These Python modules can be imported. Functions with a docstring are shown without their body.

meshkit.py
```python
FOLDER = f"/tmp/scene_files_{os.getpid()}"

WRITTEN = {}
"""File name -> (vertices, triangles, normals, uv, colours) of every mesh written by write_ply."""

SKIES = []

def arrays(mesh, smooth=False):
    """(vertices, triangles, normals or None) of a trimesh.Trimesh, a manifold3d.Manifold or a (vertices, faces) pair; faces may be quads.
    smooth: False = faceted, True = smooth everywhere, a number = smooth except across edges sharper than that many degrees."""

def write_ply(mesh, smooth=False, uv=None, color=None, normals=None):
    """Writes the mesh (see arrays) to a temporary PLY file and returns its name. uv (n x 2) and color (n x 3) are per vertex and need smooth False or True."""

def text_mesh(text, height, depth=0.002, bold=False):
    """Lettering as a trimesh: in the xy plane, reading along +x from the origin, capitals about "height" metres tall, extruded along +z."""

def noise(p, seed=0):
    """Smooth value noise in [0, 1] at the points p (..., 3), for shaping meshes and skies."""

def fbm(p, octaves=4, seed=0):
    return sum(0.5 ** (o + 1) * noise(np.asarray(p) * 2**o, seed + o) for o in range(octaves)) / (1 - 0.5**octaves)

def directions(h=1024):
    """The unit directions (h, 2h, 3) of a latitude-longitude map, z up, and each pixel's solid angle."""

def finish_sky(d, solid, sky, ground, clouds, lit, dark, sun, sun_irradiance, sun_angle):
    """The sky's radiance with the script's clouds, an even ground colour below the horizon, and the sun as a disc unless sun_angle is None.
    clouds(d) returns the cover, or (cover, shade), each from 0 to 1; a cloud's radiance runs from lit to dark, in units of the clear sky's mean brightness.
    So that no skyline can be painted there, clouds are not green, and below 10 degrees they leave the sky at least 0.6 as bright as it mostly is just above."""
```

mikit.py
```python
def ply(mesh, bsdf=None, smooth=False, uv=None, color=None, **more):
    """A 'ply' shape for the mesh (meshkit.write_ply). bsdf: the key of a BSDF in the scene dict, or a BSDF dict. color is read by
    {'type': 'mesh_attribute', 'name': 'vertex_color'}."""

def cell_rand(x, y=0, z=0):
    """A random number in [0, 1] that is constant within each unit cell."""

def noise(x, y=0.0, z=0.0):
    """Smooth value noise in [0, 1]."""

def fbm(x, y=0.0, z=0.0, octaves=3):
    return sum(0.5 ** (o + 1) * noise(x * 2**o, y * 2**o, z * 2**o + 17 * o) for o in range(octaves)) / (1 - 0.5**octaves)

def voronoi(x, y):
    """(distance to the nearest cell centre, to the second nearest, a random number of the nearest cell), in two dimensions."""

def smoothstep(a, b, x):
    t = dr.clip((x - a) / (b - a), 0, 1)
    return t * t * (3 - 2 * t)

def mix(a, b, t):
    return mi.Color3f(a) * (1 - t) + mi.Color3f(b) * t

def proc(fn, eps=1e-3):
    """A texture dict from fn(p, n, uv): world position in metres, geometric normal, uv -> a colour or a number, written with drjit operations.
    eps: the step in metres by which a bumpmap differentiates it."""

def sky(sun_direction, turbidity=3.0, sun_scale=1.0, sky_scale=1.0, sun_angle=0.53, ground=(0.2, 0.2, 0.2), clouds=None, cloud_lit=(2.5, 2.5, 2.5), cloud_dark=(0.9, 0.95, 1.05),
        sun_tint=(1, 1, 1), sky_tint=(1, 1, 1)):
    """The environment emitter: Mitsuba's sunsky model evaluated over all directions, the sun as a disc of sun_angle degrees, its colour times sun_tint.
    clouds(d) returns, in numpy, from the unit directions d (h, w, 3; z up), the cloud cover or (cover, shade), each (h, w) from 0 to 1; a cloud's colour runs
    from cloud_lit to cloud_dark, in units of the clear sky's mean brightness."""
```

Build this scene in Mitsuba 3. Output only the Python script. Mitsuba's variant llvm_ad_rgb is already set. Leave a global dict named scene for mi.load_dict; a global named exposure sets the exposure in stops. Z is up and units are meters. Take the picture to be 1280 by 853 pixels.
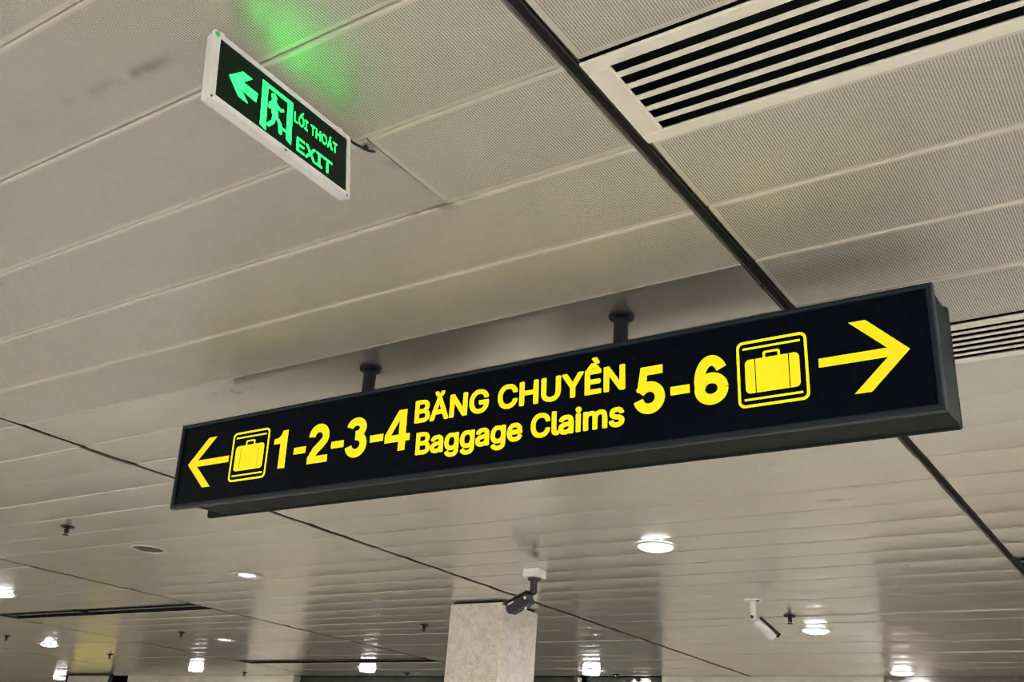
import math, random
import numpy as np, trimesh, mitsuba as mi, drjit as dr, mikit, meshkit
from shapely.geometry import Polygon, LineString, Point, box as sbox
from shapely.ops import unary_union
from shapely import affinity

# ------------------------------------------------------------------ camera, light, exposure
random.seed(4); rng = np.random.default_rng(4)
scene = {'type': 'scene'}
labels = {}
EYE = np.array([0.0, 0.0, 1.62])
CZ = 2.944                                   # underside of the ceiling panels
FOCAL = 1281.07                              # in pixels of the 1280 x 853 frame
FWD = np.array([-0.53197, 0.74276, 0.40659]); UPV = np.array([0.17300, -0.37471, 0.91086]); RGT = np.array([0.82890, 0.55489, 0.07084])
scene['camera'] = {'type': 'perspective', 'fov': math.degrees(2 * math.atan(640 / FOCAL)), 'fov_axis': 'x', 'near_clip': 0.05, 'far_clip': 100.0,
                   'to_world': mi.ScalarTransform4f().look_at(origin=EYE.tolist(), target=(EYE + FWD).tolist(), up=UPV.tolist())}
exposure = 0.0
LAMP = 392.0                                 # radiance of a lit downlight

def bsdf(key, **d):
    scene[key] = {'type': 'twosided', 'bsdf': d, 'id': key} if d['type'] not in ('dielectric', 'thindielectric') else d
    return key
def rgb(*c): return {'type': 'rgb', 'value': list(c)}
def pbr(key, col, rough=.5, metal=0., spec=.5, **k):
    return bsdf(key, type='principled', base_color=rgb(*col) if isinstance(col, tuple) else col, roughness=rough, metallic=metal, specular=spec, **k)

# ------------------------------------------------------------------ materials
S = mikit.smoothstep
PITCH = 0.0063
def panel_tone(p):
    big = mikit.fbm(p.x * 1.3, p.y * 2.1, 3.0)
    fine = mikit.fbm(p.x * 9, p.y * 14, 7.0)
    tone = .93 + .10 * big + .05 * fine
    warm = mikit.mix((.63, .612, .58), (.63, .605, .552), S(.35, .65, mikit.noise(p.x * .9 + 5, p.y * .9)))
    # smudges that were left by hands and by the air from the joints
    def spot(x, y, rx, ry, k):
        d = dr.square((p.x - x) / rx) + dr.square((p.y - y) / ry)
        return k * dr.exp(-d) * S(.35, .62, mikit.fbm(p.x * 22 + x, p.y * 22, 1.5))
    dirt = spot(-1.46, 1.667, .09, .022, .6) + spot(-1.68, .945, .09, .014, .55) + spot(-1.9, .935, .14, .010, .35) + spot(-2.97, 2.36, .10, .03, .35) + spot(-1.38, 4.48, .10, .02, .3) + spot(-1.425, 1.5, .012, .13, .35)
    return warm * (tone * (1 - dr.clip(dirt, 0, .8)))
def perforated(p, n, uv):
    # uv = metres along / across one panel; the across range is 0 .. width, an unperforated rim is left along the long edges
    a, b = uv.x / PITCH, uv.y / (PITCH * .55)
    fa, fb = a - dr.floor(a) - .5, b - dr.floor(b) - .5
    hole = 1 - S(.22, .34, dr.sqrt(fa * fa + fb * fb * .4))
    rim = S(.011, .013, uv.y) * (1 - S(.286, .288, uv.y)) * S(.012, .014, uv.x)
    rim = rim * dr.select(n.z < -.9, 1., 0.)
    return panel_tone(p) * (1 - .56 * hole * rim)
def plain(p, n, uv): return panel_tone(p)
pbr('panel_perforated', mikit.proc(perforated), .36, .27, .6)
pbr('panel_plain', mikit.proc(plain), .215, .74, .6)
pbr('dark_void', (.012, .012, .012), .8, 0, .2)
pbr('rail_metal', (.09, .087, .08), .45, .5)
pbr('grille_paint', (.84, .82, .755), .42, .0, .5)
pbr('sign_frame', (.007, .013, .023), .32, .05, .25)
pbr('sign_body', (.006, .0105, .0115), .5, 0, .08)
pbr('sign_face', (.0012, .0026, .0075), .30, 0, .05)
pbr('post_black', (.006, .009, .016), .38, 0, .25)
pbr('letter_yellow', (.30, .26, .008), .4, 0, .2)
pbr('letter_green', (.05, .6, .2), .4, 0, .4)
pbr('exit_case', (.76, .755, .79), .4, 0, .5)
pbr('exit_face', (.0015, .009, .005), .25, 0, .1)
pbr('white_plastic', (.78, .77, .76), .4, 0, .5)
pbr('camera_black', (.014, .016, .022), .38, 0, .5)
pbr('silver', (.7, .7, .7), .3, .8)
pbr('lamp_ring', (.72, .70, .66), .3, .5)
pbr('lamp_glass', (.85, .85, .85), .4, 0)
pbr('speaker_cloth', (.085, .07, .055), .7, 0)
pbr('sprinkler_metal', (.010, .009, .008), .45, .1, .3)
pbr('pale_wall', (.52, .49, .43), .5, 0, .4)
pbr('brown_wall', (.07, .055, .045), .4, 0, .4)
pbr('blade_grey', (.10, .10, .095), .5)
pbr('rubber', (.015, .015, .016), .6)
pbr('dark_glass', (.018, .024, .024), .12, 0, .5)
pbr('frame_black', (.012, .012, .013), .4, 0)
pbr('pale_metal', (.55, .56, .55), .35, .3)
def granite(p, n, uv):
    v = mikit.fbm(p.x * 16 + p.y * 11, p.z * 18, p.y * 9, octaves=4)
    sp = mikit.noise(p.x * 130, p.y * 130, p.z * 130)
    vein = S(.55, .66, mikit.fbm(p.x * 30 + p.z * 14, p.y * 30, p.z * 26))
    c = mikit.mix((.77, .725, .67), (.68, .63, .575), S(.35, .7, v))
    return c * (1 - .22 * S(.6, .8, sp)) * (1 - .10 * vein)
pbr('granite', mikit.proc(granite), .35, 0, .45)
def tiles(p, n, uv):
    a, b = p.x / .8, p.y / .8
    fa, fb = a - dr.floor(a), b - dr.floor(b)
    joint = dr.select((fa < .006) | (fb < .006), 1., 0.)
    t = .56 + .05 * mikit.cell_rand(a, b) + .05 * mikit.fbm(p.x * 3, p.y * 3)
    return mi.Color3f(t * 1.02, t * .99, t * .935) * (1 - .5 * joint)
pbr('floor_stone', mikit.proc(tiles), .25, 0, .5)

# ------------------------------------------------------------------ helpers
count = {}
def key(name, parent=None):
    full = (parent + '__' if parent else '') + name
    n = count.get(full, -1) + 1; count[full] = n
    return full if n == 0 else f'{full}_{n:03d}'
def add(name, mesh, mat, parent=None, smooth=False, emit=None, uv=None, **more):
    k = key(name, parent)
    d = dict(mesh) if isinstance(mesh, dict) else mikit.ply(mesh, mat, smooth=smooth, uv=uv)
    if isinstance(mesh, dict) and mat: d['bsdf'] = {'type': 'ref', 'id': mat}
    if emit is not None: d['emitter'] = {'type': 'area', 'radiance': rgb(*emit)}
    d.update(more); scene[k] = d
    return k
def struct(name, mesh, mat, parent=None, **k):
    o = add(name, mesh, mat, parent, **k)
    if parent is None: labels[o] = {'kind': 'structure'}
    return o
def thing(name, label, cat, group=None):
    k = key(name); labels[k] = {'label': label, 'category': cat}
    if group: labels[k]['group'] = group
    return k
def bx(x0, x1, y0, y1, z0, z1):
    m = trimesh.creation.box((x1 - x0, y1 - y0, z1 - z0)); m.apply_translation(((x0 + x1) / 2, (y0 + y1) / 2, (z0 + z1) / 2)); return m
def cham(x0, x1, y0, y1, z0, z1, c=.004):
    v = []
    for a, sx in ((x0, 1), (x1, -1)):
        for b, sy in ((y0, 1), (y1, -1)):
            for d, sz in ((z0, 1), (z1, -1)):
                v += [(a, b + sy * c, d + sz * c), (a + sx * c, b, d + sz * c), (a + sx * c, b + sy * c, d)]
    return trimesh.Trimesh(v).convex_hull
def cat(*m): return trimesh.util.concatenate(list(m))
def lathe(prof, n=40):
    return trimesh.creation.revolve(np.array(prof, float), sections=n)
def ext(shape, d):
    gs = getattr(shape, 'geoms', [shape])
    return cat(*[trimesh.creation.extrude_polygon(g, d, engine='earcut') for g in gs if g.area > 1e-9])
def T(x=0, y=0, z=0): return mi.ScalarTransform4f().translate([x, y, z])
def tube(a, b, r, n=20):
    return trimesh.creation.cylinder(r, segment=[a, b], sections=n)
def moved(m, M):
    m = m.copy(); m.apply_transform(M); return m
def frame4(o, x, y, z):
    M = np.eye(4); M[:3, 0], M[:3, 1], M[:3, 2], M[:3, 3] = x, y, z, o; return M

# ------------------------------------------------------------------ room shell
GX = [2.45, -0.882, -4.20, -7.335, -10.36, -13.44, -16.6]        # dark gaps between the bays of ceiling panels
GY = [-.752, -.452, -.153, .146, .448, .752, 1.054, 1.358, 1.665, 1.966, 2.264, 2.566, 2.858, 3.145, 3.437]
while GY[-1] < 12.6: GY.append(GY[-1] + .2965)
struct('floor', bx(-20, 9, -8, 13.2, -.1, 0), 'floor_stone')
struct('ceiling', bx(-20, 9, -8, 13.2, CZ + .19, CZ + .25), 'dark_void')
struct('wall_back', bx(-20, 9, -8.2, -8, 0, CZ + .19), 'pale_wall')
struct('wall_right', bx(9, 9.2, -8, 13.2, 0, CZ + .19), 'pale_wall')
struct('wall_left', bx(-20.2, -20, -8, 13.2, 0, CZ + .19), 'pale_wall')
FY = 10.55
w = struct('wall_far', bx(-20, 9, 13.2, 13.4, 0, CZ + .19), 'pale_wall')
wp = struct('wall_end', bx(-14.4, 9, FY + .02, FY + .20, 0, 1.7), 'pale_wall')
add('pilaster', cham(-11.75, -10.75, FY - .05, FY + .22, 0, CZ), 'pale_wall', wp)
add('pilaster', cham(-5.2, -2.85, FY - .02, FY + .22, 0, CZ), 'pale_wall', wp)
add('header', cham(-14.4, -11.76, FY - .02, FY + .20, CZ - .14, CZ), 'pale_wall', wp)
add('infill', bx(-2.85, 9, FY, FY + .20, 1.7, CZ), 'brown_wall', wp)
for i, (a, b) in enumerate(((-14.4, -11.76), (-10.74, -6.30), (-6.20, -5.21))):
    wn = struct(f'window_{i + 1}', bx(a, b, FY + .08, FY + .10, 1.7, CZ - (.14 if i == 0 else 0)), 'dark_glass')
    for k in range(1, max(2, round((b - a) / 1.5))):
        x = a + (b - a) * k / max(2, round((b - a) / 1.5))
        if b - a > 2: add('mullion', bx(x - .02, x + .02, FY + .05, FY + .078, 1.7, CZ - .15), 'frame_black', wn)

# ceiling panels: bowed pans with rounded, turned-up edges
W = .3
def pan_mesh(L, Wd):
    r, lip = .0065, .035
    w2 = Wd / 2 - .0008
    prof = [(-w2, lip)]
    for t in np.linspace(0, math.pi / 2, 5): prof.append((-w2 + r - r * math.cos(t), r - r * math.sin(t)))
    for y in np.linspace(-w2 + r, w2 - r, 8)[1:-1]: prof.append((y, -.0022 * (1 - (y / (w2 - r)) ** 2)))
    for t in np.linspace(math.pi / 2, 0, 5): prof.append((w2 - r + r * math.cos(t), r - r * math.sin(t)))
    prof.append((w2, lip))
    prof = np.array(prof); n = len(prof)
    v = np.vstack([np.c_[np.zeros(n), prof], np.c_[np.full(n, L), prof]])
    f = []
    for i in range(n - 1): f += [(i, i + 1, n + i + 1), (i, n + i + 1, n + i)]
    uv = np.c_[v[:, 0], v[:, 1] + Wd / 2]
    # turned-up ends, own vertices
    for x in (0.0, L):
        b = len(v); v = np.vstack([v, np.c_[np.full(n, x), prof]]); uv = np.vstack([uv, np.c_[np.zeros(n), np.zeros(n)]])
        f += [(b, b + i, b + i + 1) for i in range(1, n - 1)]
    m = trimesh.Trimesh(v, np.array(f), process=False)
    return m, uv
panel_ply = {}
def panel_dict(L, Wd):
    k = (round(L, 3), round(Wd, 4))
    if k not in panel_ply:
        m, uv = pan_mesh(*k); nv = len(m.vertices)
        panel_ply[k] = mikit.ply(m, 'panel_plain', smooth=True, uv=uv)
    return panel_ply[k]
def in_view(x0, x1, y0, y1, margin=130):
    us, vs = [], []
    for x in np.linspace(x0, x1, 7):
        for y in (y0, y1):
            P = np.array([x, y, CZ]) - EYE; d = P @ FWD
            if d < .15: continue
            us.append(640 + FOCAL * (P @ RGT) / d); vs.append(426.5 - FOCAL * (P @ UPV) / d)
    return bool(us) and min(us) < 1280 + margin and max(us) > -margin and min(vs) < 853 + margin and max(vs) > -margin
slots = [(0, 1.358), (0, 2.858), (0, 5.83), (3, 5.72), (3, 9.20)]     # (bay, y): a slot air grille takes the place of one panel
rest, npan = [], 0
skip = {(b, int(np.argmin([abs(g - y) for g in GY]))) for b, y in slots}
for b in range(len(GX) - 1):
    x1, x0 = GX[b] - .020, GX[b + 1] + .020
    for j in range(len(GY) - 1):
        y0, y1 = GY[j], GY[j + 1]
        if (b, j) in skip: continue
        if y0 > FY - .15 and x1 > -14.4: continue
        if not in_view(x0, x1, y0, y1) or npan >= 300:
            rest.append((x0, x1, y0, y1)); continue
        cuts = [(x0, x1)]
        if b == 1 and j == GY.index(1.358): cuts = [(x0, -1.4185), (-1.4135, x1)]
        for (a, c) in cuts:
            d = panel_dict(c - a, y1 - y0)
            tx, ty = rng.normal(0, .42), rng.normal(0, .04)
            M = T(a, (y0 + y1) / 2, CZ + abs(rng.normal(0, .0008))).rotate([1, 0, 0], float(tx)).rotate([0, 1, 0], float(ty))
            plain_one = y0 > 3.0 or (b > 0 and y0 > 2.2)            # the nearer panels are perforated, the farther ones plain and glossier
            add('panel', d, 'panel_plain' if plain_one else 'panel_perforated', 'ceiling', to_world=M); npan += 1
rest_m = cat(*[bx(a, c, y0 + .002, y1 - .002, CZ, CZ + .02) for a, c, y0, y1 in rest] + [bx(GX[0] + .02, 9, -8, FY, CZ, CZ + .02), bx(-20, GX[-1] - .02, -8, 13.2, CZ, CZ + .02), bx(GX[-1] + .02, GX[0] - .02, -8, GY[0] - .002, CZ, CZ + .02)])
o = add('panel_field', rest_m, 'panel_plain', 'ceiling'); labels[o] = {'kind': 'stuff'}
for i, g in enumerate(GX):                                            # carrier rails in the gaps
    if g > 2 : continue
    hw = .0175
    m = cat(bx(g - hw, g - hw + .004, -.75, FY if g > -14 else 13, CZ + .004, CZ + .06), bx(g + hw - .004, g + hw, -.75, FY if g > -14 else 13, CZ + .004, CZ + .06),
            bx(g - hw + .004, g - hw + .010, -.75, FY if g > -14 else 13, CZ + .03, CZ + .034), bx(g + hw - .010, g + hw - .004, -.75, FY if g > -14 else 13, CZ + .03, CZ + .034))
    add('carrier_rail', m, 'rail_metal', 'ceiling')

# ------------------------------------------------------------------ big sign
L, H, D = 2.686, .3176, .195
st, ct, sw, cw = math.sin(.0565), math.cos(.0565), math.sin(.004), math.cos(.004)
RX = np.array([[1, 0, 0], [0, ct, -st], [0, st, ct]]); RZ = np.array([[cw, -sw, 0], [sw, cw, 0], [0, 0, 1]])
R3 = RZ @ RX
SO = np.array([-1.7888, 2.3964, 1.62 + 1.1945]) + R3 @ np.array([-L / 2, -D / 2, -H])
SM = frame4(SO, R3[:, 0], R3[:, 1], R3[:, 2])                # local: x along, y into depth, z up
FM = frame4(SO, R3[:, 0], R3[:, 2], -R3[:, 1])               # local: x along, y up, z towards the viewer
sign = thing('hanging_sign', 'long black hanging sign with yellow arrows, suitcases and BĂNG CHUYỀN Baggage Claims', 'sign')
fd, fw = .027, .016
def bar(p0, p1, inner0, inner1, prof_depth=fd):
    # one mitred bezel bar: outer edge p0-p1, inner edge inner0-inner1 in the (x, z) face plane, with a rounded front
    P0, P1, I0, I1 = map(np.array, (p0, p1, inner0, inner1))
    v = []
    st_ = [(0, prof_depth), (0, .006), (.12, .0015), (.3, 0), (.7, 0), (.88, .0015), (1, .006), (1, .012)]
    for A, B in ((P0, I0), (P1, I1)):
        for t, dpt in st_:
            q = A + (B - A) * t; v.append((q[0], dpt, q[1]))
    n = len(st_); f = [(i, i + 1, n + i + 1) for i in range(n - 1)] + [(i, n + i + 1, n + i) for i in range(n - 1)]
    f += [(n - 1, 0, n), (n - 1, n, 2 * n - 1)]
    m = trimesh.Trimesh(v, f, process=False); m.fix_normals(); return m
O_ = [(0, 0), (L, 0), (L, H), (0, H)]; I_ = [(fw, fw), (L - fw, fw), (L - fw, H - fw), (fw, H - fw)]
for i in range(4):
    j = (i + 1) % 4
    add('bezel', moved(bar(O_[i], O_[j], I_[i], I_[j]), SM), 'sign_frame', sign, smooth=35)
add('face', moved(bx(fw - .002, L - fw + .002, .009, .014, fw - .002, H - fw + .002), SM), 'sign_face', sign)
body = trimesh.creation.extrude_polygon(Polygon([(.10, .034), (L - .004, .034), (L - .004, D - .02), (.10, D - .02)]), H - .020)
body.apply_translation((0, 0, .006))
add('body', moved(body, SM), 'sign_body', sign)
add('core', moved(bx(.12, L - .03, .0141, .034, .03, H - .03), SM), 'frame_black', sign)
add('rear_frame', moved(cham(0, L - .002, D - .022, D, .002, H + .004, .005), SM), 'sign_body', sign)
DF = -.009                                                   # face plane along the viewer axis of FM
YEL = (.75, .655, .008)
def glyph(name, shape, th=.0016):
    m = shape if isinstance(shape, trimesh.Trimesh) else ext(shape, th)
    m = m.copy(); m.apply_translation((0, 0, DF + .0002))
    return add(name, moved(m, FM), 'letter_yellow', sign, emit=(.75, .60, .006) if name == 'arrow' else YEL)
def text_shape(t, bold, grow):
    m = meshkit.text_mesh(t, 1.0, .1, bold); top = m.vertices[m.faces][m.face_normals[:, 2] > .9]
    g = unary_union([Polygon(q[:, :2]).buffer(1e-4) for q in top])
    return g.buffer(grow, join_style=2, mitre_limit=2.5).simplify(.004)
def text_fit(t, x0, x1, base, cap, bold=True, grow=.024, fit_y=None):
    g = text_shape(t, bold, grow); b = g.bounds
    y0, y1 = (b[1], b[3]) if fit_y else (-grow, 1.0 + grow)
    sx, sy = (x1 - x0) / (b[2] - b[0]), cap / (y1 - y0)
    return affinity.affine_transform(g, [sx, 0, 0, sy, x0 - b[0] * sx, base - y0 * sy])
def arc(cx, cy, rx, ry, a0, a1, n=22):
    return [(cx + rx * math.cos(math.radians(t)), cy + ry * math.sin(math.radians(t))) for t in np.linspace(a0, a1, n)]
def pen(pts, w=.0295): return LineString(pts).buffer(w / 2, cap_style=2, join_style=1, quad_segs=6)
HD, WD = .1345, .092
def digit(c):
    # upright grotesque numerals, HD tall, built from pen strokes
    m = WD / 2
    if c == '-': return sbox(0, .041, .0555, .0650)
    if c == '1': return Polygon([(.0315, 0), (.0635, 0), (.0635, HD), (.0405, HD)] + arc(.012, HD + .006, .0275, .0315, -10, -85, 10) + [(0, .1075), (0, .0885), (.0315, .0885)])
    if c == '2': return unary_union([pen(arc(m, HD - .0435, .0315, .0300, 178, -28) + [(m + .012, .062), (m - .012, .044), (.0165, .018), (.0150, .006)]), sbox(.001, 0, WD, .0250)])
    if c == '3': return unary_union([pen(arc(m - .002, HD - .0365, .0290, .0230, 170, -95), .028), pen(arc(m, .0425, .0320, .0290, 97, -172), .029)])
    if c == '4': return Polygon([(.057, 0), (.085, 0), (.085, .030), (.102, .030), (.102, .0535), (.085, .0535), (.085, HD), (.052, HD), (0, .056), (0, .030), (.057, .030)], [[(.0245, .0535), (.057, .0535), (.057, .1010)]])
    if c == '5': return unary_union([sbox(.021, HD - .0250, WD - .006, HD), Polygon([(.020, HD), (.043, HD), (.0350, .0700), (.0085, .0630)]), pen(arc(m - .001, .0450, .0325, .0315, 150, -170))])
    if c == '6': return unary_union([pen(arc(m, .0430, .0325, .0295, 0, 360, 44)), pen(arc(m + .001, .0660, .0335, .0550, 205, 32, 30))])
def digits(chars):
    out = []
    for c, a in chars:
        out.append(affinity.translate(digit(c), a, .0955))
    return unary_union(out)
glyph('lettering', digits([('1', .501), ('-', .6015), ('2', .668), ('-', .7735), ('3', .8365), ('-', .943), ('4', 1.006)]))
glyph('lettering', text_fit('BĂNG CHUYỀN', 1.1225, 1.8665, .178, .0710))
glyph('lettering', text_fit('Baggage Claims', 1.1355, 1.864, .0742, .0685))
glyph('lettering', digits([('5', 1.894), ('-', 2.0025), ('6', 2.073)]))
arrow = Polygon([(2.6213, .1600), (2.5245, .2525), (2.4828, .2527), (2.5695, .1718), (2.4035, .1718), (2.4035, .1482), (2.5695, .1482), (2.4845, .0675), (2.5254, .0675)])
glyph('arrow', arrow); glyph('arrow', affinity.scale(arrow, -1, 1, origin=(1.340, 0)))
def rrect(x0, y0, x1, y1, r): return sbox(x0 + r, y0 + r, x1 - r, y1 - r).buffer(r, quad_segs=8)
def icon(x):
    X = lambda a: x + a
    ring = rrect(X(0), .0715, X(.186), .2515, .018).difference(rrect(X(.0075), .079, X(.1785), .244, .012))
    bars = unary_union([sbox(X(.017), .2275, X(.169), .2335), sbox(X(.017), .0895, X(.169), .0955)])
    case = rrect(X(.0215), .1085, X(.1645), .200, .013)
    case = case.difference(unary_union([sbox(X(.0475), .1, X(.0502), .21), sbox(X(.1358), .1, X(.1385), .21)]))
    handle = rrect(X(.070), .19, X(.116), .2175, .007).difference(rrect(X(.0765), .18, X(.1095), .2115, .004)).difference(sbox(X(0), 0, X(.2), .2005))
    glyph('suitcase_icon', unary_union([ring, bars, case, handle]))
icon(.2880); icon(2.1915)
for px in (-2.311, -1.331):
    yb = 2.402
    add('post', tube((px, yb, CZ - .142), (px, yb, CZ - .004), .0215, 24), 'post_black', sign, smooth=40)
    fl = lathe([(0, -.010), (.034, -.010), (.038, -.006), (.038, -.001), (.034, 0), (0, 0)], 32); fl.apply_translation((px, yb, CZ - .0025))
    add('flange', fl, 'post_black', sign, smooth=35)

# ------------------------------------------------------------------ exit sign
eL, eH, eD = .3977, .1707, .0253
et, ew = math.radians(9.13), math.radians(1.2242)
RYm = np.array([[math.cos(et), 0, -math.sin(et)], [0, 1, 0], [math.sin(et), 0, math.cos(et)]])
RZm = np.array([[math.cos(ew), -math.sin(ew), 0], [math.sin(ew), math.cos(ew), 0], [0, 0, 1]])
ER = RZm @ RYm
EO = np.array([-1.4157, 1.1157, 1.62 + 1.3041]) + ER @ np.array([0, -eL / 2, -eH])
EF = frame4(EO, ER[:, 1], ER[:, 2], ER[:, 0])                # x along the sign, y up, z out of the front
ex = thing('exit_sign', 'small white framed running man EXIT sign with glowing green letters under the ceiling', 'sign')
eb = .0165
def ebox(u0, u1, v0, v1, d0, d1, c=.003): return moved(cham(u0, u1, v0, v1, d0, d1, c), EF)
hole = sbox(.0178, .0152, .3865, .1590)
case = ext(rrect(0, 0, eL, eH, .006).difference(rrect(.0178, .0152, .3865, .159, .003)), .0055); case.apply_translation((0, 0, -.0065))
add('frame', moved(case, EF), 'exit_case', ex)
add('case', ebox(.0025, eL - .0025, .0025, eH - .0025, -eD, -.0064, .004), 'exit_case', ex)
add('face', moved(bx(.017, .3872, .0145, .1597, -.0064, -.0035), EF), 'exit_face', ex)
GRN = (.010, 4.2, .25)
def eglyph(name, m):
    m = (m if isinstance(m, trimesh.Trimesh) else ext(m, .0008)).copy(); m.apply_translation((0, 0, -.0034))
    add(name, moved(m, EF), 'letter_green', ex, emit=GRN)
eglyph('arrow', Polygon([(.0470, .0880), (.0800, .1215), (.1060, .1215), (.0835, .0965), (.1225, .0955), (.1195, .0715), (.0815, .0745), (.0990, .0535), (.0745, .0535)]))
def etext(t, x0, x1, base, cap):
    m = meshkit.text_mesh(t, 1.0, .0008, True); b = m.bounds; m.apply_translation((-b[0, 0], 0, 0))
    S4 = np.diag([(x1 - x0) / (b[1, 0] - b[0, 0]), cap, 1, 1]); S4[:3, 3] = (x0, base, 0); m.apply_transform(S4); return m
eglyph('lettering', etext('LỐI THOÁT', .2245, .3570, .0985, .0250))
eglyph('lettering', etext('EXIT', .2350, .3420, .0300, .0340))
door = unary_union([Polygon([(.133, .142), (.149, .142), (.149, .022), (.133, .026)]), sbox(.133, .132, .2195, .142), Polygon([(.2045, .142), (.2195, .142), (.2195, .031), (.2045, .037)]), sbox(.193, .052, .2045, .059)])
eglyph('door_pictogram', door)
man = unary_union([Point(.166, .1195).buffer(.0082), LineString([(.168, .104), (.171, .078)]).buffer(.0088), LineString([(.168, .105), (.157, .098), (.1555, .086)]).buffer(.0036),
                   LineString([(.172, .105), (.185, .098), (.192, .102)]).buffer(.0036), LineString([(.172, .076), (.186, .064), (.188, .042)]).buffer(.0046), LineString([(.170, .076), (.167, .056), (.155, .040)]).buffer(.0046)])
eglyph('man_pictogram', man)
led = lathe([(0, .0025), (.004, .0022), (.006, .0005), (.006, -.001), (0, -.001)], 20); led.apply_translation((.0085, .1615, -.0008)); add('indicator', moved(led, EF), 'letter_green', ex, emit=(.05, .50, .25), smooth=30)
labels[ex + '__indicator'] = {'label': 'small green indicator light in the corner'}
for (u, v, d) in ((.009, .0065, -.0006), (.2036, .0065, -.0006), (.389, .0065, -.0006)):
    s_ = lathe([(0, .001), (.0022, .0008), (.0026, 0), (0, 0)], 12); s_.apply_translation((u, v, d)); add('screw', moved(s_, EF), 'frame_black', ex)
tops = EF @ np.array([eL - .02, eH, -eD / 2, 1.0]); tops0 = EF @ np.array([.03, eH, -eD / 2, 1.0])
for q in (tops, tops0): add('hanger', cham(q[0] - .007, q[0] - .002, q[1] - .006, q[1] + .006, q[2] - .006, CZ - .0025, .001), 'exit_case', ex)
hk = thing('ceiling_hook', 'small black hook with a bent wire at the right end of the exit sign', 'ceiling hook')
c0 = np.array([-1.434, 1.375, CZ])
add('plate', cham(c0[0] - .007, c0[0] + .007, c0[1] - .006, c0[1] + .006, CZ - .010, CZ - .003, .002), 'sprinkler_metal', hk)
add('wire', cat(tube(c0 + (0, -.004, -.009), c0 + (-.002, -.034, -.014), .0032, 10), tube(c0 + (-.002, -.034, -.014), c0 + (-.004, -.050, -.011), .0028, 10), tube(c0 + (.002, .006, -.010), c0 + (.010, .022, -.006), .003, 10)), 'sprinkler_metal', hk)

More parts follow.
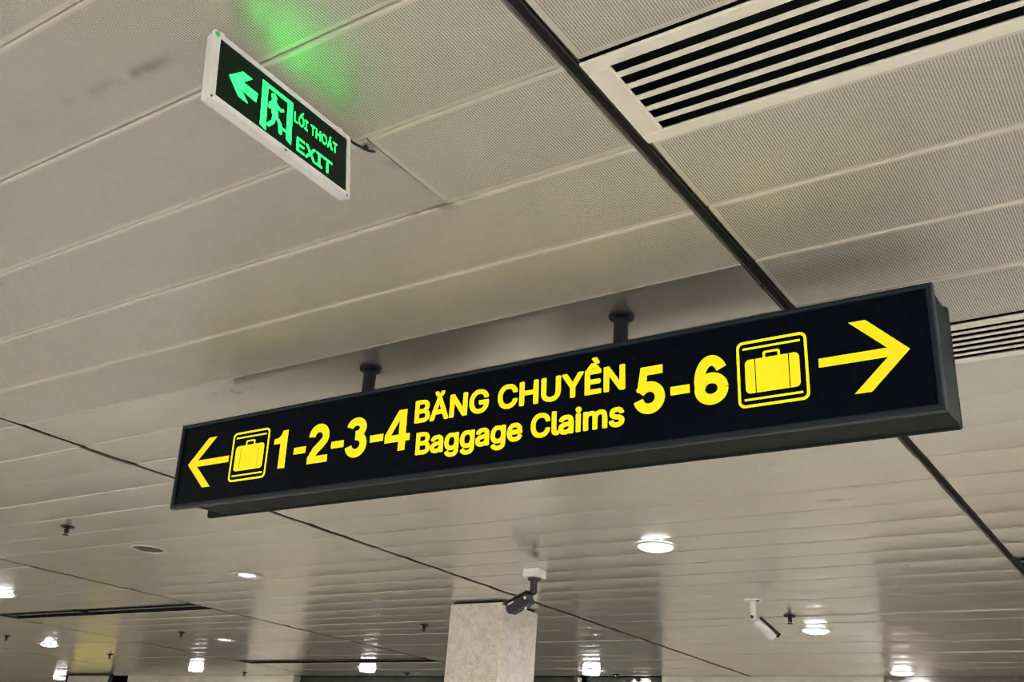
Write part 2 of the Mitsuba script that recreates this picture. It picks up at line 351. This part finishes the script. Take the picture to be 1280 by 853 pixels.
# ------------------------------------------------------------------ slot air grilles
def grille(lab, x0, x1, y0, y1, n=5):
    g = thing('air_grille', lab, 'air grille')
    z0, z1 = CZ - .005, CZ + .003
    fy, fx = .033 * (y1 - y0) / .305, .052
    y0 += .005; y1 -= .002
    for q in (cham(x0, x1, y0, y0 + fy, z0, z1, .0025), cham(x0, x1, y1 - fy, y1, z0, z1, .0025), cham(x0, x0 + fx, y0 + fy, y1 - fy, z0 + .0003, z1, .0025), cham(x1 - fx, x1, y0 + fy, y1 - fy, z0 + .0003, z1, .0025)):
        add('frame', q, 'grille_paint', g)
    span = (y1 - y0 - 2 * fy) / (n + .83); ws = span * .40; gap = (y1 - y0 - 2 * fy - n * ws) / (n + 1)
    for i in range(n):
        a = y0 + fy + gap * (i + 1) + ws * i
        add('slat', cham(x0 + fx - .002, x1 - fx + .002, a, a + ws, z0 + .002, z0 + .007, .002), 'grille_paint', g)
    add('duct_box', cat(bx(x0 + .01, x1 - .01, y0 + .008, y0 + .010, z1, CZ + .18), bx(x0 + .01, x1 - .01, y1 - .010, y1 - .008, z1, CZ + .18), bx(x0 + .01, x0 + .012, y0 + .01, y1 - .01, z1, CZ + .18), bx(x1 - .012, x1 - .01, y0 + .01, y1 - .01, z1, CZ + .18), bx(x0 + .01, x1 - .01, y0 + .01, y1 - .01, CZ + .17, CZ + .18)), 'dark_void', g)
def slot(b, y):
    j = int(np.argmin([abs(g - y) for g in GY])); return GX[b + 1] + .014, GX[b] - .022, GY[j], GY[j + 1]
grille('pale slatted ceiling air grille at the top right, nearest of the air grilles', *slot(0, 1.358))
grille('pale slatted ceiling air grille beside the right end of the black sign', *slot(0, 2.858))
def open_slot(lab, x0, x1, y0, y1):
    g = thing('air_slot', lab, 'air slot')
    y0 += .003; y1 -= .003
    add('duct_box', cat(bx(x0, x1, y0, y0 + .003, CZ + .002, CZ + .16), bx(x0, x1, y1 - .003, y1, CZ + .002, CZ + .16), bx(x0, x0 + .003, y0, y1, CZ + .002, CZ + .16), bx(x1 - .003, x1, y0, y1, CZ + .002, CZ + .16), bx(x0, x1, y0, y1, CZ + .16, CZ + .17)), 'dark_void', g)
    for t in (.16, .56): add('blade', cham(x0 + .004, x1 - .004, y0 + (y1 - y0) * t, y0 + (y1 - y0) * t + .035, CZ + .012, CZ + .02, .003), 'blade_grey', g)
open_slot('dark open ceiling slot with a grey blade at the right edge below the black sign', *slot(0, 5.83))
xa, xb, ya, yb = slot(3, 5.72)
open_slot('long dark ceiling slot at the left edge of the photo', xa, -9.02, ya, yb)
open_slot('shorter dark ceiling slot that continues the long one at the left edge', -9.0, xb, ya, yb)
open_slot('thin dark ceiling slot far away just left of the stone column', *slot(3, 9.20))

# ------------------------------------------------------------------ downlights
ring_m = lathe([(.096, .0), (.098, -.005), (.112, -.007), (.124, -.004), (.126, .0)], 44)
dome_m = lathe([(0, -.026), (.03, -.0255), (.06, -.022), (.085, -.0135), (.096, -.005), (.097, .0)], 44)
drum_m = lathe([(0, -.050), (.06, -.0495), (.085, -.046), (.093, -.038), (.097, .0)], 44)
deep_m = lathe([(.097, .0), (.090, -.0005), (.075, -.0010), (.060, -.0015)], 44)
DRUM = mikit.ply(drum_m, 'lamp_glass', smooth=30)
RING, DOME = mikit.ply(ring_m, 'lamp_ring', smooth=40), mikit.ply(dome_m, 'lamp_glass', smooth=True)
half = lathe([(0, -.0032), (.034, -.0030), (.060, -.0015)], 36)
HALF, DEEP = mikit.ply(half, 'lamp_glass', smooth=True), mikit.ply(deep_m, 'lamp_ring', smooth=40)
def downlight(x, y, lab, power=1.0, kind='lit', tint=(1, .965, .90), group=None):
    t = thing('downlight', lab, 'ceiling lamp', group); z = CZ - .003
    add('ring', RING, 'lamp_ring', t, to_world=T(x, y, z))
    if kind in ('lit', 'drum'): add('diffuser', DOME if kind == 'lit' else DRUM, 'lamp_glass', t, emit=[LAMP * power * c for c in tint], to_world=T(x, y, z))
    else:
        add('reflector', DEEP, 'lamp_ring', t, to_world=T(x, y, z)); add('lamp_bulb', HALF, 'lamp_glass', t, emit=[LAMP * .06 * power * c for c in tint], to_world=T(x, y, z))
    return t
cool, warm = (1, .985, .96), (1, .94, .78)
for x, y, lab, k, c in [
    (-2.545, 5.06, 'bright white round ceiling lamp below the middle of the black sign', 'lit', cool),
    (-2.60, 7.86, 'bright white round ceiling lamp right of the white camera', 'lit', cool),
    (-2.60, 10.25, 'bright white round ceiling lamp at the bottom right of the ceiling', 'lit', cool),
    (-5.80, 10.04, 'warm round ceiling lamp just right of the stone column', 'drum', warm),
    (-8.78, 9.78, 'warm round ceiling lamp left of the stone column, under the dark slot', 'drum', warm),
    (-11.83, 9.70, 'warm round ceiling lamp at the bottom left, right of the framed board', 'drum', warm),
    (-16.40, 10.66, 'warm round ceiling lamp at the left edge of the framed board', 'drum', warm),
    (-8.91, 5.05, 'bright white round ceiling lamp cut by the left edge of the photo', 'lit', cool),
    (-12.10, 7.62, 'white oval looking ceiling lamp at the far left, left of the yellow reflection', 'lit', cool),
    (-5.77, 5.03, 'dim recessed ceiling lamp with a shiny ring under the left end of the black sign', 'dim', cool),
    (-8.90, 7.61, 'dim recessed ceiling lamp far away, small white core in a dark ring', 'dim', cool)]:
    downlight(x, y, lab, .45 if c is warm else 1.0, k, c)
for x in (.62, 3.75, 6.9):
    for y in (-5.6, -2.9, -.3, 2.35, 5.05, 7.75): downlight(x, y, 'round ceiling lamp outside the right edge of the photo', 1.0, 'lit', group='ceiling lamps outside the frame')
for x in (-17.5, -14.8, -12.0, -8.9, -5.8, -2.55):
    for y in (-5.6, -2.9, -.3)[:2 if x > -7 else 3]: downlight(x, y, 'round ceiling lamp behind the viewer, outside the photo', 1.0, 'lit', group='ceiling lamps behind the viewer')
sp = thing('ceiling_speaker', 'unlit round ceiling fitting with a pale rim and brown centre under the black sign', 'ceiling speaker')
add('rim', RING, 'lamp_ring', sp, to_world=T(-5.786, 4.18, CZ - .003))
add('cover', lathe([(0, -.003), (.06, -.003), (.095, -.002), (.097, 0)], 40).apply_translation((-5.786, 4.18, CZ - .003)), 'speaker_cloth', sp, smooth=True)

# ------------------------------------------------------------------ sprinklers
esc = mikit.ply(lathe([(0, -.012), (.016, -.012), (.040, -.006), (.042, -.002), (.042, 0), (0, 0)], 28), 'sprinkler_metal', smooth=35)
stm = mikit.ply(cat(lathe([(0, -.040), (.013, -.040), (.015, -.030), (.014, -.008), (0, -.008)], 16), tube((-.011, 0, -.04), (-.008, 0, -.052), .003, 8), tube((.011, 0, -.04), (.008, 0, -.052), .003, 8)), 'sprinkler_metal', smooth=35)
dfl = mikit.ply(lathe([(0, -.056), (.018, -.055), (.018, -.052), (0, -.052)], 20), 'sprinkler_metal', smooth=35)
for x, y, lab in [(-5.78, 3.57, 'small black ceiling sprinkler left of the black sign, above the pale round fitting'), (-11.96, 6.97, 'tiny black ceiling sprinkler at the left edge, left of the small oval lamp'),
                  (-8.96, 7.08, 'tiny black ceiling sprinkler between the long dark slot and the dim far lamp'), (-5.80, 7.12, 'small black ceiling sprinkler just left of the stone column'),
                  (-2.58, 7.25, 'small black ceiling sprinkler between the white camera and a bright lamp'), (-11.99, 8.43, 'tiny dark ceiling sprinkler right of the yellow reflection at the bottom left'),
                  (-5.67, 10.36, 'tiny dark ceiling sprinkler right of the warm lamp beside the column'), (-11.35, 10.15, 'tiny dark ceiling sprinkler right of the bottom left warm lamp'), (-8.55, 10.25, 'tiny dark ceiling sprinkler right of the warm lamp left of the column')]:
    t = thing('sprinkler', lab, 'sprinkler')
    for n_, m_ in (('escutcheon', esc), ('stem', stm), ('deflector', dfl)): add(n_, m_, 'sprinkler_metal', t, to_world=T(x, y, CZ - .002))

# ------------------------------------------------------------------ stone column
X0, X1, Y0, Y1 = -4.862, -4.385, 6.262, 6.742
col = thing('stone_column', 'square column clad in speckled beige stone, standing below the black camera', 'column')
add('core', bx(X0 + .02, X1 - .02, Y0 + .02, Y1 - .02, 0, CZ - .002), 'dark_void', col)
zs = [0, .95, 1.90, CZ - .016]
for i in range(3):
    a, b = zs[i] + .001, zs[i + 1] - .001
    for q in (cham(X0, X1, Y0, Y0 + .02, a, b, .0035), cham(X1 - .02, X1, Y0 + .0205, Y1, a, b, .0035), cham(X0, X1 - .0205, Y1 - .02, Y1, a, b, .0035), cham(X0, X0 + .02, Y0 + .0205, Y1 - .0205, a, b, .0035)):
        add('stone_panel', q, 'granite', col)

# ------------------------------------------------------------------ cameras
def basis(d):
    d = np.array(d, float); d /= np.linalg.norm(d); s_ = np.cross(d, (0, 0, 1)); s_ /= np.linalg.norm(s_); return d, s_, np.cross(s_, d)
b1 = np.array([-3.562, 5.41, CZ - .002])
c1 = thing('security_camera', 'black box security camera on a white ceiling box in front of the stone column', 'security camera')
add('ceiling_box', cham(b1[0] - .055, b1[0] + .055, b1[1] - .055, b1[1] + .055, b1[2] - .055, b1[2], .004), 'white_plastic', c1); labels[c1 + '__ceiling_box'] = {'label': 'white ceiling box'}
fl = lathe([(0, -.016), (.036, -.016), (.040, -.010), (.040, 0), (0, 0)], 28); fl.apply_translation(b1 + (0, 0, -.055)); add('flange', fl, 'camera_black', c1, smooth=35)
j1 = b1 + (0, 0, -.137)
add('arm', cat(tube(b1 + (0, 0, -.068), j1, .022, 20), trimesh.creation.icosphere(2, .024).apply_translation(j1)), 'camera_black', c1, smooth=40)
d, s_, u = basis((-.80, -.02, -.36))
JM = frame4(j1 + np.array((-.015, 0, -.015)), d, s_, u)
add('housing', moved(cham(.010, .175, -.038, .038, -.058, .012, .008), JM), 'camera_black', c1)
add('sun_shield', moved(cham(.000, .195, -.045, .045, .0125, .020, .003), JM), 'camera_black', c1)
add('lens_ring', moved(tube((.175, 0, -.02), (.186, 0, -.02), .028, 24), JM), 'camera_black', c1)
add('nameplate', moved(cham(.115, .160, .0382, .0392, -.008, .003, .0003), JM), 'silver', c1); add('nameplate', moved(cham(.115, .160, -.0392, -.0382, -.008, .003, .0003), JM), 'silver', c1)
add('knob', moved(tube((.028, -.044, -.02), (.028, .044, -.02), .010, 14), JM), 'silver', c1)
add('cable_gland', moved(tube((.06, .0, -.054), (.075, .0, -.075), .008, 12), JM), 'silver', c1)

b2 = np.array([-2.605, 6.62, CZ - .002])
c2 = thing('security_camera', 'white bullet security camera with a black shield hanging under the ceiling at the right', 'security camera')
fl = lathe([(0, -.016), (.050, -.016), (.060, -.011), (.060, 0), (0, 0)], 32); fl.apply_translation(b2); add('base_plate', fl, 'white_plastic', c2, smooth=35)
add('cap', lathe([(0, -.006), (.012, -.005), (.014, 0), (0, 0)], 16).apply_translation(b2 + (.045, -.03, -.014)), 'camera_black', c2)
j2 = b2 + (0, 0, -.115)
add('arm', cat(tube(b2 + (0, 0, -.014), j2, .021, 20), trimesh.creation.icosphere(2, .026).apply_translation(j2)), 'white_plastic', c2, smooth=40)
d, s_, u = basis((.62, .30, -.62))
JM = frame4(j2 + np.array((.012, .006, -.020)), d, s_, u)
def along(prof): 
    m = lathe(prof, 32); m.apply_transform(trimesh.transformations.rotation_matrix(math.pi / 2, (0, 1, 0))); return moved(m, JM)
add('housing', along([(0, .0), (.026, .002), (.038, .012), (.041, .03), (.041, .140), (.036, .155), (.026, .161), (.024, .157), (0, .157)]), 'white_plastic', c2, smooth=35)
sh = trimesh.creation.annulus(.0425, .047, .165, sections=40)
sh = sh.slice_plane((0, .022, 0), (0, 1, 0), cap=False)
M_ = np.array([[0, 0, 1, .0925], [1, 0, 0, 0], [0, 1, 0, 0], [0, 0, 0, 1.0]]); sh.apply_transform(M_)
add('sun_shield', moved(sh, JM), 'camera_black', c2); labels[c2 + '__sun_shield'] = {'label': 'black sun shield'}
add('joint', tube(j2 + (0, -.026, -.002), j2 + (0, .026, -.002), .012, 14), 'camera_black', c2)

# ------------------------------------------------------------------ far left board, far post
bd = thing('framed_board', 'dark framed lit board hanging from the ceiling in the far bottom left corner', 'board')
bx0, bx1, by = -15.66, -14.52, 10.30
for q in (cham(bx0, bx1, by, by + .05, CZ - .033, CZ - .003, .004), cham(bx0, bx0 + .035, by, by + .05, 2.13, CZ - .0335, .004), cham(bx1 - .035, bx1, by, by + .05, 2.13, CZ - .0335, .004), cham(bx0, bx1, by, by + .05, 2.10, 2.1295, .004)):
    add('frame', q, 'frame_black', bd)
add('header', bx(bx0 + .035, bx1 - .035, by + .012, by + .03, 2.72, CZ - .0335), 'pale_wall', bd)
add('screen', bx(bx0 + .035, bx1 - .035, by + .010, by + .03, 2.13, 2.7195), 'letter_yellow', bd, emit=(.40, .32, .09))
dp = thing('door_post', 'black post with a pale metal edge beside the right side of the stone column', 'post')
add('post', cham(-6.285, -6.235, FY - .06, FY - .005, 0, CZ - .003, .003), 'frame_black', dp)
add('edge', cham(-6.2345, -6.21, FY - .062, FY - .005, 0, CZ - .02, .003), 'pale_metal', dp)

# ------------------------------------------------------------------ baggage carousel under the frame, which the glossy ceiling mirrors above the sign
ca = thing('baggage_carousel', 'low black baggage carousel on the floor below the picture, in front of the far wall', 'baggage carousel')
hole_c = sbox(X0 - .06, Y0 - .06, X1 + .06, Y1 + .06)
def rise(shape, z0, z1):
    m = ext(shape, z1 - z0); m.apply_translation((0, 0, z0)); return m
outer = rrect(-7.1, 5.10, .9, 7.85, .55)
add('skirt', rise(outer.buffer(-.02).difference(hole_c), 0, .30), 'frame_black', ca)
add('belt', rise(outer.buffer(-.03).difference(outer.buffer(-.72)), .30, .335), 'rubber', ca)
add('island', rise(outer.buffer(-.74).difference(hole_c), .30, .40), 'rubber', ca)
add('edge_rail', rise(outer.difference(outer.buffer(-.025)), .30, .36), 'frame_black', ca)
